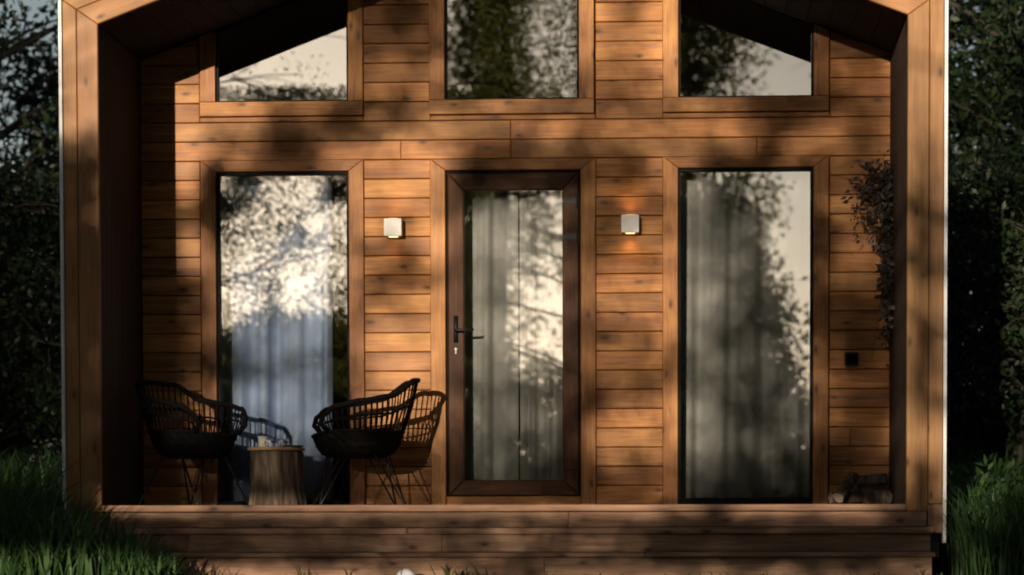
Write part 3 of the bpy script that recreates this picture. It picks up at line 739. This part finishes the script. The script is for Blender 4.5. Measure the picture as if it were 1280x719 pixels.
def clump_points(rng, centers, radii, per):
    out = []
    for c_, r_ in zip(centers, radii):
        k = max(4, int(per * r_**2 / 0.25))
        q = rng.normal(size=(k, 3)); q /= np.linalg.norm(q, axis=1)[:, None]; q *= (rng.random(k)**0.5)[:, None]
        out.append(np.array(c_) + q * np.array([r_, r_, r_*0.75]))
    return np.concatenate(out)
def branch(mb, a, b, r0, r1, rng, seg=5, sag=0.08):
    a, b = np.array(a, float), np.array(b, float); L = np.linalg.norm(b - a)
    pts = []; rads = []
    off = rng.normal(size=3) * L * sag
    for i in range(seg + 1):
        t_ = i / seg; p = a + (b - a)*t_ + off*math.sin(math.pi*t_) + np.array([0, 0, L*0.06*math.sin(math.pi*t_)])
        pts.append(p); rads.append(r0 + (r1 - r0)*t_)
    mb.tube(pts, rads, 6 if r0 < 0.06 else 9)
    return pts
def tree(name, base, h, crown_r, z0, nclump, per, leaf, label, cat='tree', group=None, mat='leafdark', seed=0, trunk_r=None, lean=(0, 0), clumps=None, clump_r=(0.45, 0.95), aspect=0.5, top_cone=0.3, droop=0.2, multi=1, extra=None):
    rng = np.random.default_rng(seed)
    root = empty(name, base); tag(root, label, cat, group)
    cs, rs = [], []
    for i in range(nclump):
        t_ = (i + rng.random()) / nclump; zz = z0 + (h - z0)*t_
        prof = crown_r * math.sqrt(max(0.05, 1 - ((t_ - 0.38) / 0.68)**2)) * (1 - top_cone*t_)
        a = rng.uniform(0, 2*math.pi); rr = prof * rng.random()**0.45
        cs.append(np.array([rr*math.cos(a) + lean[0]*t_, rr*math.sin(a) + lean[1]*t_, zz])); rs.append(rng.uniform(*clump_r))
    if clumps is not None:
        for c_, r_ in clumps: cs.append(np.array(c_)); rs.append(r_)
    tr = trunk_r or h*0.018
    mb = MB()
    for q in range(multi):
        dx, dy = (rng.normal()*0.25, rng.normal()*0.25) if multi > 1 else (0, 0)
        top = np.array([lean[0]*0.8 + dx*4, lean[1]*0.8 + dy*4, h*0.88])
        tp = branch(mb, (dx*0.5, dy*0.5, -0.1), top, tr, tr*0.15, rng, 9, 0.03)
        for c_, r_ in zip(cs, rs):
            if multi > 1 and rng.random() > 1.3/multi: continue
            zz = max(0.15*h, min(h*0.8, c_[2] - 0.35*math.hypot(c_[0], c_[1])))
            p = min(tp, key=lambda w_: abs(w_[2] - zz))
            br = branch(mb, p, c_, tr*0.28*(1 - 0.6*zz/h) + 0.008, 0.006, rng, 5, 0.07)
            for _ in range(2):
                e = c_ + rng.normal(size=3)*r_*0.6; branch(mb, br[3], e, 0.01, 0.003, rng, 3, 0.08)
    mb.build('trunk', M['treebark'], root, True)
    pts = clump_points(rng, cs, rs, per)
    if extra is not None: pts = np.concatenate([pts, extra])
    link('crown', leaves_mesh('crown', pts, leaf, rng, aspect, droop), M[mat], root)
    return root

# trees beyond the cabin
GB = 'trees behind the cabin'
def T(px, Y): return (at(px, 600, Y).x, Y, GZ)
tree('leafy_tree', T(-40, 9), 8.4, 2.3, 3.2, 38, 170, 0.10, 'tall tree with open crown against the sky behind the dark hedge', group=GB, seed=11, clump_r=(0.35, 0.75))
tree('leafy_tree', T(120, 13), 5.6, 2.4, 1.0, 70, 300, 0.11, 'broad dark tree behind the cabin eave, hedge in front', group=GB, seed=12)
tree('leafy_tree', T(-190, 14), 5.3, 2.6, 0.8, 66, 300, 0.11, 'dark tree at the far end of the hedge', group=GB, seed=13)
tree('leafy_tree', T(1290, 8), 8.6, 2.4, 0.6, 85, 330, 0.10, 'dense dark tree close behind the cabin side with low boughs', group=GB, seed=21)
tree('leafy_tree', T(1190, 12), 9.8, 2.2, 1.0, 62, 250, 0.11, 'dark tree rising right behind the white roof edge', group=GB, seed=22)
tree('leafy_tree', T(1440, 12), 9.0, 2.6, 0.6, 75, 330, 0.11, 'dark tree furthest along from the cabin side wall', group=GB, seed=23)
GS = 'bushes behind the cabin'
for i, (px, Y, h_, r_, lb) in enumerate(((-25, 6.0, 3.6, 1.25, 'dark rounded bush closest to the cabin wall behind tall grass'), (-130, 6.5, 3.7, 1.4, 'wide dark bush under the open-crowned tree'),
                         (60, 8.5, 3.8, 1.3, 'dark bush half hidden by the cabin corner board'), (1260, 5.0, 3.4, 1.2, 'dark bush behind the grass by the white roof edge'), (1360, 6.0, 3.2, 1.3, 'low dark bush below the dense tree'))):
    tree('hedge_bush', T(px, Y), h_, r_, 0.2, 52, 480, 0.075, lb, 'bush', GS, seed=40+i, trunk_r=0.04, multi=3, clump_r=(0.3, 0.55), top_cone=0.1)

# ------------------------------------------------------------------ trees on the camera's side: they shade the cabin and stand mirrored in its glass
LIGHT = []   # (photo x, y, share of sunlight that gets through) mostly read off the photograph
def col(x, *yl):
    for y, l in yl: LIGHT.append((x, y, l))
col(100, (0,1), (60,1), (110,1), (150,1), (180,.5), (205,.25), (250,.2), (290,.2), (340,.25), (380,.3), (430,.4), (480,.38), (530,.3), (580,.2), (630,.15))
col(230, (110,1), (150,1), (180,.9), (205,1), (240,.95), (268,.4), (290,.8), (312,.85), (330,.75), (350,.15), (385,.2), (430,.18), (460,.2), (500,.4), (560,.2), (620,.1))
col(300, (110,1), (135,.8), (155,.8), (175,.35), (205,.6), (300,.6), (350,.6), (400,.75), (500,.75), (550,.7), (600,.25))
col(279, (222,.04), (235,.03), (248,.03), (262,.03), (275,.05), (290,.2))  # dense leaves added here to hide the sun glint in the pane
col(292, (235,.04), (250,.03), (265,.05))
col(268, (240,.1), (255,.05), (270,.1))
col(360, (110,1), (130,.35), (150,.4), (170,.12), (190,.12), (205,.3), (300,.65), (350,.65), (400,.75), (500,.75), (600,.5))
col(440, (60,.45), (110,.55), (132,.2), (150,.25), (165,.2), (182,.6), (205,.75), (280,.7), (330,.6), (400,.6), (470,.55), (540,.3), (600,.15))
col(500, (20,.25), (45,.3), (60,.35), (82,.65), (100,.4), (130,.3), (150,.4), (175,.75), (205,.8), (240,.8), (280,.7), (320,.4), (350,.45), (390,.7), (420,.85), (460,.95), (500,.9), (540,.6), (580,.45), (620,.3))
col(550, (60,.4), (90,.6), (130,.4), (160,.7), (205,.8), (300,.9), (400,.85), (500,.7), (560,.45), (600,.3))
col(600, (60,.5), (130,.5), (155,.7), (180,.25), (205,.15), (225,.15), (260,.7), (300,.75), (350,.75), (400,.7), (500,.5), (600,.25))
col(640, (130,.6), (155,.6), (180,.3), (200,.25), (225,.15), (260,.7), (300,.75), (350,.75), (400,.7), (500,.5), (600,.25))
col(700, (60,.5), (130,.4), (155,.65), (185,.5), (205,.3), (225,.15), (260,.5), (300,.6), (400,.55), (500,.4), (600,.1))
col(735, (20,.8), (60,.75), (110,.45), (150,.5), (205,.3), (300,.35), (400,.45), (500,.25), (600,.2))
col(780, (20,.5), (60,.55), (100,.45), (130,.45), (155,.55), (180,.65), (205,.2), (225,.25), (245,.4), (300,.45), (330,.45), (350,.6), (380,.7), (430,.5), (480,.4), (520,.6), (545,.75), (570,.5), (600,.3), (630,.2))
col(838, (20,.8), (60,.85), (110,.8), (130,.45), (180,.7), (205,.8), (300,.7), (380,.75), (460,.5), (520,.7), (560,.6), (600,.3))
col(930, (60,.5), (130,.35), (150,.6), (180,.6), (200,.08), (215,.1), (300,.45), (400,.36), (500,.32), (600,.2))
col(1028, (80,.5), (110,.4), (130,.2), (150,.5), (180,.6), (205,.4), (250,.5), (300,.25), (380,.25), (430,.3), (480,.5), (520,.5), (560,.25), (600,.08))
col(1075, (70,.3), (90,.4), (110,.6), (130,.45), (150,.5), (170,.25), (185,.45), (205,.3), (240,.3), (260,.5), (300,.6), (320,.65), (350,.55), (378,.12), (430,.12), (480,.25), (520,.18), (560,.3), (600,.08))
col(1155, (0,.95), (60,.95), (110,.9), (150,.8), (205,.55), (240,.35), (290,.3), (340,.28), (400,.32), (440,.28), (480,.25), (515,.45), (535,.95), (552,.9), (582,.08), (620,.06), (650,.06))
for x_ in (60, 150): LIGHT += [(x_, 655, .1), (x_, 700, .1)]
for x_ in (250, 350, 450): LIGHT += [(x_, 640, .15), (x_, 655, .25), (x_, 680, .3), (x_, 705, .25)]
for x_ in (540, 640, 760): LIGHT += [(x_, 632, .2), (x_, 645, .3), (x_, 660, .42), (x_, 680, .42), (x_, 705, .38)]
for x_ in (880, 1000, 1120, 1220): LIGHT += [(x_, 640, .12), (x_, 655, .22), (x_, 680, .15), (x_, 705, .12)]
for y_ in range(0, 690, 30): LIGHT.append((1188, y_, .98))
LA = np.array(LIGHT)
def lit(px, py):
    d2 = ((px[:, None] - LA[None, :, 0]) / 1.3)**2 + (py[:, None] - LA[None, :, 1])**2 + 60.0
    w_ = d2**-2.2
    return ((w_ * LA[None, :, 2]).sum(1) / w_.sum(1))**1.1
rng = np.random.default_rng(5)
NS = 250000
px = rng.uniform(60, 1200, NS); py = rng.uniform(-60, 722, NS)
keep = np.concatenate([rng.random(5000) < np.clip(-np.log(np.clip(lit(px[i:i+5000], np.clip(py[i:i+5000], 0, 720)), 0.025, 1)) / 2.3, 0, 1) for i in range(0, NS, 5000)])
px, py = px[keep], py[keep]
for x0_, x1_, k_ in ((-700, 60, 80000), (1255, 1500, 40000)):   # closed crowns added on both sides to shade the trees behind the cabin
    px = np.concatenate([px, rng.uniform(x0_, x1_, k_)]); yn_ = rng.uniform(-560, 722, k_); yn_ = np.where((yn_ > 530) & (rng.random(k_) < 0.4), yn_ - 600, yn_); py = np.concatenate([py, yn_])
px = np.concatenate([px, rng.uniform(980, 1330, 6000)]); py = np.concatenate([py, rng.uniform(-420, -50, 6000)])  # leaves added above the roofline to shade the trees behind
front = (px < 130) | (px > 1134) | (py > 640)
R3 = np.array(CROT.to_3x3()); dr_ = np.stack([(px - CX)/F_PX, -(py - CY)/F_PX, -np.ones_like(px)], 1) @ R3.T
yy = np.where(front, -PD, 0.0)
shade = np.array(CAM)[None, :] + dr_ * ((yy - CAM.y) / dr_[:, 1])[:, None]
late = (px > 1040) & (px < 1225) & (py > -40)
s_ = np.where(late, 25.0, 18.0) + rng.normal(size=len(px))*0.6 + yy
s_ = np.maximum(s_, 16.9 + yy)
shade = shade + np.stack([-SUN_DX*s_, -s_, SUN_DZ*s_], 1)
# two leaning trees whose low boughs carry that foliage
tb = [np.array([-6.6, -18.6, GZ]), np.array([0.6, -18.9, GZ]), np.array([-3.3, -25.4, GZ])]
sel = (shade[:, 0] < -3.4) & ~late
GF = 'trees facing the cabin'
for i, (s_, lb) in enumerate(((sel, 'low branching tree with wide boughs facing the porch, beside the sunny gap'), (~sel & ~late, 'low branching tree facing the porch steps'), (late, 'slim tree set back behind the low hedge facing the steps'))):
    ex = shade[s_] - tb[i]
    cc = []
    idx = rng.choice(len(ex), 40, replace=False)
    for j in idx: cc.append((ex[j], 0.12))
    if i == 0: cc += [(np.array([rng.uniform(0.9, 3.3), rng.uniform(-0.8, 0.8), rng.uniform(6.1, 8.0)]), 0.45) for _ in range(8)]
    tree('overhanging_tree', tuple(tb[i]), 9.0 if i < 2 else 7.5, 1.3 if i < 2 else 0.5, 6.4, 6 if i < 2 else 3, 90, 0.061, lb, 'tree', GF, 'leaffront', 60+i, trunk_r=0.11 if i < 2 else 0.07, clumps=cc, extra=ex, clump_r=(0.3, 0.6))
# tall wood further off, open towards the low sun
far = [(-26, -37, 15, 4.2, 'tall dense tree at the far end of the wood facing the cabin'), (-19.5, -33, 15, 4.0, 'tall dense tree two along from the sunny gap'), (-15.2, -31, 14, 3.3, 'tall dense tree bordering the sunny gap in the wood'),
       (1.2, -33, 14, 1.9, 'tall dense tree opposite the right-hand window'), (6.4, -31, 13.5, 2.6, 'tall dense tree just past the window axis'), (12, -32, 15, 3.6, 'tall broad tree in the wood facing the cabin side'), (19, -34, 15, 4.0, 'last tall tree of the wood away from the gap'),
       (1.7, -29.5, 6.2, 1.5, 'round dense mid-height tree opposite the linen-curtained window'), (-3.2, -40, 14, 1.6, 'slender taller tree standing back in the gap'), (-8.6, -44, 4.9, 3.2, 'lower rounded tree far back in the sunny gap')]
for i, (x_, y_, h_, r_, lb) in enumerate(far):
    dn = {-3.2: 50, 1.2: 42, 1.7: 75}.get(x_, 130)
    tree('wood_tree', (x_, y_, GZ), h_, r_, 1.0, 140, dn, 0.15, lb, 'tree', GF, 'leaffront', 80+i, clump_r=(0.6, 1.25), droop=0.4)

for i, (x_, y_, h_, lb) in enumerate(((-21, -25, 21, 'very tall sky-blocking tree added at the outer end of the front row'), (-14.5, -27, 22, 'very tall sky-blocking tree added over the sunny gap'), (-8.8, -29, 21, 'very tall sky-blocking tree added over the gap centre'), (-2.4, -29, 22, 'very tall sky-blocking tree added behind the low branching pair'), (6.5, -26, 21, 'very tall sky-blocking tree added across from the firewood corner'), (13, -25, 22, 'very tall sky-blocking tree added past the cabin side'))):
    tree('added_canopy_tree', (x_, y_, GZ), h_, 4.3, 11.5, 120, 110, 0.2, lb, 'tree', GF, 'leaffront', 200+i, trunk_r=0.17, clump_r=(0.8, 1.5), droop=0.3)  # canopy added out of view, blocks sky light to darken the porch
for i, (x_, h_) in enumerate(((-11.5, 2.5), (-9.2, 2.2), (-6.9, 2.4), (-4.6, 2.6), (-2.3, 2.5), (0.0, 2.7), (2.3, 2.9), (4.6, 2.8))):
    tree('hedge_bush', (x_*0.85, -21.3 - 0.5*(i % 2), GZ), h_ - 0.25, 1.25, 0.15, 46, 420, 0.12, 'bush in the low hedge facing the cabin across the lawn', 'bush', 'hedge facing the cabin', 'leaffront', 120+i, trunk_r=0.04, multi=3, clump_r=(0.35, 0.6), top_cone=0.1)

# ------------------------------------------------------------------ hanging plant
rng = np.random.default_rng(9)
t = empty('hanging_plant', (2.47, -0.22, 0.95)); tag(t, 'bunch of dark trailing leaves hung in the porch corner', 'plant')
P0 = Vector((2.47, -0.22, 0.95))
mb = MB(); lp = []
tips = [((1075,215),1), ((1085,205),1), ((1100,203),1), ((1120,210),1), ((1128,225),1), ((1070,240),1), ((1068,262),1), ((1078,290),1), ((1095,300),1), ((1110,330),1), ((1104,365),1), ((1118,395),1), ((1112,425),1), ((1122,440),1), ((1127,380),1), ((1090,452),0), ((1125,300),1), ((1110,260),1), ((1090,245),1), ((1118,350),1)]
org = at(1124, 250, -0.18)
for i, ((x_, y_), lf) in enumerate(tips):
    e = at(x_, y_, -0.12 - 0.2*rng.random())
    mid = (org + e)/2 + Vector((-0.02, -0.03*rng.random(), 0.06*rng.random()))
    a_, b_, c_ = org - P0, mid - P0, e - P0
    pts = [a_*(1-u)**2 + b_*2*u*(1-u) + c_*u*u for u in np.linspace(0, 1, 9)]
    mb.tube(pts, [0.004 - 0.0025*k/8 for k in range(9)], 5)
    if lf:
        L = (c_ - a_).length
        for k in range(int(30 + 75*L)):
            u = rng.random()**0.6; p = a_*(1-u)**2 + b_*2*u*(1-u) + c_*u*u
            lp.append(np.array(p) + rng.normal(size=3)*np.array([0.035, 0.04, 0.04]))
mb.tube([Vector((2.499, -0.18, org.z+0.06)) - P0, Vector((2.46, -0.18, org.z+0.05)) - P0, org - P0], 0.004, 6)
mb.build('stems', M['bark'], t, True)
lp = np.array(lp); lp[:, 0] = np.minimum(lp[:, 0], 2.462 - P0.x); lp[:, 1] = np.minimum(lp[:, 1], -0.035 - P0.y)
link('leaves', leaves_mesh('leaves', lp, 0.05, rng, 0.55, 0.3), leafmat('dried_leaves', (0.022, 0.017, 0.013), (0.12, 0.10, 0.085), 0.15), t)

# ------------------------------------------------------------------ grass
def grass(name, label, spots, mat, seed):
    """spots: (x, y, height) arrays"""
    rng = np.random.default_rng(seed); n_ = len(spots); sp = np.array(spots)
    a = rng.uniform(0, 2*np.pi, n_); lean = rng.uniform(0.1, 0.75, n_)*sp[:, 2]
    dx, dy = np.cos(a)*lean, np.sin(a)*lean; wx, wy = -np.sin(a), np.cos(a); wd = rng.uniform(0.004, 0.013, n_)
    rings = []
    for t_, wf in ((0, 1), (0.4, 0.95), (0.75, 0.6)):
        cx_ = sp[:, 0] + dx*t_**2; cy_ = sp[:, 1] + dy*t_**2; cz_ = np.array([gheight(x, y) for x, y in sp[:, :2]]) - 0.02 + sp[:, 2]*(t_ - 0.18*t_**3)
        rings.append(np.stack([cx_ - wx*wd*wf, cy_ - wy*wd*wf, cz_], 1)); rings.append(np.stack([cx_ + wx*wd*wf, cy_ + wy*wd*wf, cz_], 1))
    tip = np.stack([sp[:, 0]+dx, sp[:, 1]+dy, np.array([gheight(x, y) for x, y in sp[:, :2]]) - 0.02 + sp[:, 2]*0.82], 1)
    v = np.stack(rings + [tip], 1).reshape(-1, 3)
    f = []
    for i in range(n_):
        b_ = i*7; f += [(b_, b_+1, b_+3, b_+2), (b_+2, b_+3, b_+5, b_+4), (b_+4, b_+5, b_+6)]
    me = bpy.data.meshes.new(name); me.from_pydata(v.tolist(), [], f); me.update()
    return tag(link(name, me, mat), label, 'grass', kind='stuff')
M['grass'] = leafmat('grass_blades', (0.024, 0.065, 0.018), (0.06, 0.115, 0.04), 0.3)
M['grassdry'] = leafmat('dry_grass', (0.06, 0.07, 0.02), (0.16, 0.14, 0.06), 0.3)
rng = np.random.default_rng(3)
sp = []
for i in range(5200):                                     # tall clump by the left corner of the cabin
    x_ = -2.62 - abs(rng.normal())*1.1; y_ = rng.uniform(-2.6, 2.5)
    sp.append((x_, y_, rng.uniform(0.55, 1.12)*(1.0 if x_ < -2.8 else 0.7)))
for i in range(900):
    x_ = rng.uniform(-2.75, -1.8); y_ = rng.uniform(-2.7, -1.9); sp.append((x_, y_, rng.uniform(0.25, 0.7)*(0.4 + 0.6*min(1, (-1.8-x_)/0.6))))
grass('tall_grass', 'tall green grass crowding the cabin corner with the shaded chair', sp, M['grass'], 1)
sp = []
for i in range(5200):
    x_ = 2.80 + abs(rng.normal())*1.3; y_ = rng.uniform(-1.6, 4.5); sp.append((x_, y_, rng.uniform(0.25, 0.75) + 0.12*max(0, y_)))
grass('tall_grass', 'dark tall grass along the cabin side below the white roof edge', sp, M['grass'], 2)
sp = []
for i in range(9000):
    x_ = rng.uniform(-6, 6); y_ = rng.uniform(-14, -1.9); sp.append((x_, y_, rng.uniform(0.04, 0.11)))
grass('lawn', 'short rough lawn in front of the steps', sp, M['grass'], 3)
sp = []
for px_, py_ in ((150,700),(165,690),(185,705),(215,700),(240,708),(262,712),(290,705),(365,705),(372,712),(440,708),(556,700),(566,707),(575,706),(598,712),(606,710),(1100,714),(1150,712)):
    for k in range(4):
        p = at(px_ + rng.normal()*8, py_, -1.95 - 0.2*rng.random()); sp.append((p.x, p.y, max(0.08, p.z - GZ + 0.05*rng.random())))
grass('dry_stems', 'thin dry grass stems in front of the bottom step', sp, M['grassdry'], 4)

# weeds among the grass beside the cabin
rng = np.random.default_rng(14); wp = []
for i in range(170):
    x_ = 2.95 + abs(rng.normal())*1.4; y_ = rng.uniform(0.5, 5.0); h_ = rng.uniform(0.25, 0.85)
    k_ = int(30 + 60*h_); tt = rng.random(k_)
    wp.append(np.stack([x_ + rng.normal(size=k_)*0.13*(0.4 + tt), y_ + rng.normal(size=k_)*0.13, GZ + h_*tt], 1))
for i in range(60):
    x_ = -3.0 - abs(rng.normal())*1.0; y_ = rng.uniform(0.3, 4.0); h_ = rng.uniform(0.3, 0.9)
    k_ = int(30 + 60*h_); tt = rng.random(k_)
    wp.append(np.stack([x_ + rng.normal(size=k_)*0.13*(0.4 + tt), y_ + rng.normal(size=k_)*0.13, GZ + h_*tt], 1))
tag(link('weeds', leaves_mesh('weeds', np.concatenate(wp), 0.085, rng, 0.45, -0.4), M['grass']), 'leafy weeds growing in the grass along both cabin sides', 'weeds', kind='stuff')

# white ball low in the grass
p = at(507, 711, -2.05); r_ = 0.062
m, nt, b = new_mat('white_ball'); n = N(nt); tc = n.add('ShaderNodeTexCoord'); wv = n.add('ShaderNodeTexNoise'); wv.inputs['Scale'].default_value = 18; n.link(tc.outputs['Object'], wv.inputs['Vector'])
n.link(n.mix(wv.outputs['Fac'], (0.75, 0.78, 0.85), (0.85, 0.85, 0.86)), b.inputs['Base Color']); b.inputs['Roughness'].default_value = 0.4
mb = MB()
mb.lathe([(r_*math.sin(a)+0.0002, -r_*math.cos(a)) for a in np.linspace(0.02, math.pi-0.02, 18)], 28)
t = empty('garden_ball', (p.x, p.y, GZ)); tag(t, 'small round white ball in the grass before the bottom step', 'ball')
mb.build('ball', m, t, True, (0, 0, p.z - r_ - GZ))
mb = MB(); mb.tube([(0, 0, -0.05), (0, 0, p.z - 2*r_ - GZ + 0.01)], 0.008, 8); mb.build('stake', M['blackmetal'], t)
mb = MB(); mb.tube([Vector((-0.02, -r_*math.cos(a)*1.005, r_*math.sin(a)*1.0)) * 0.96 for a in np.linspace(-0.4, 1.4, 10)], 0.004, 6); mb.build('seam', plain('seam', (0.15, 0.2, 0.24), 0.6), t, True, (0, 0, p.z - r_ - GZ))
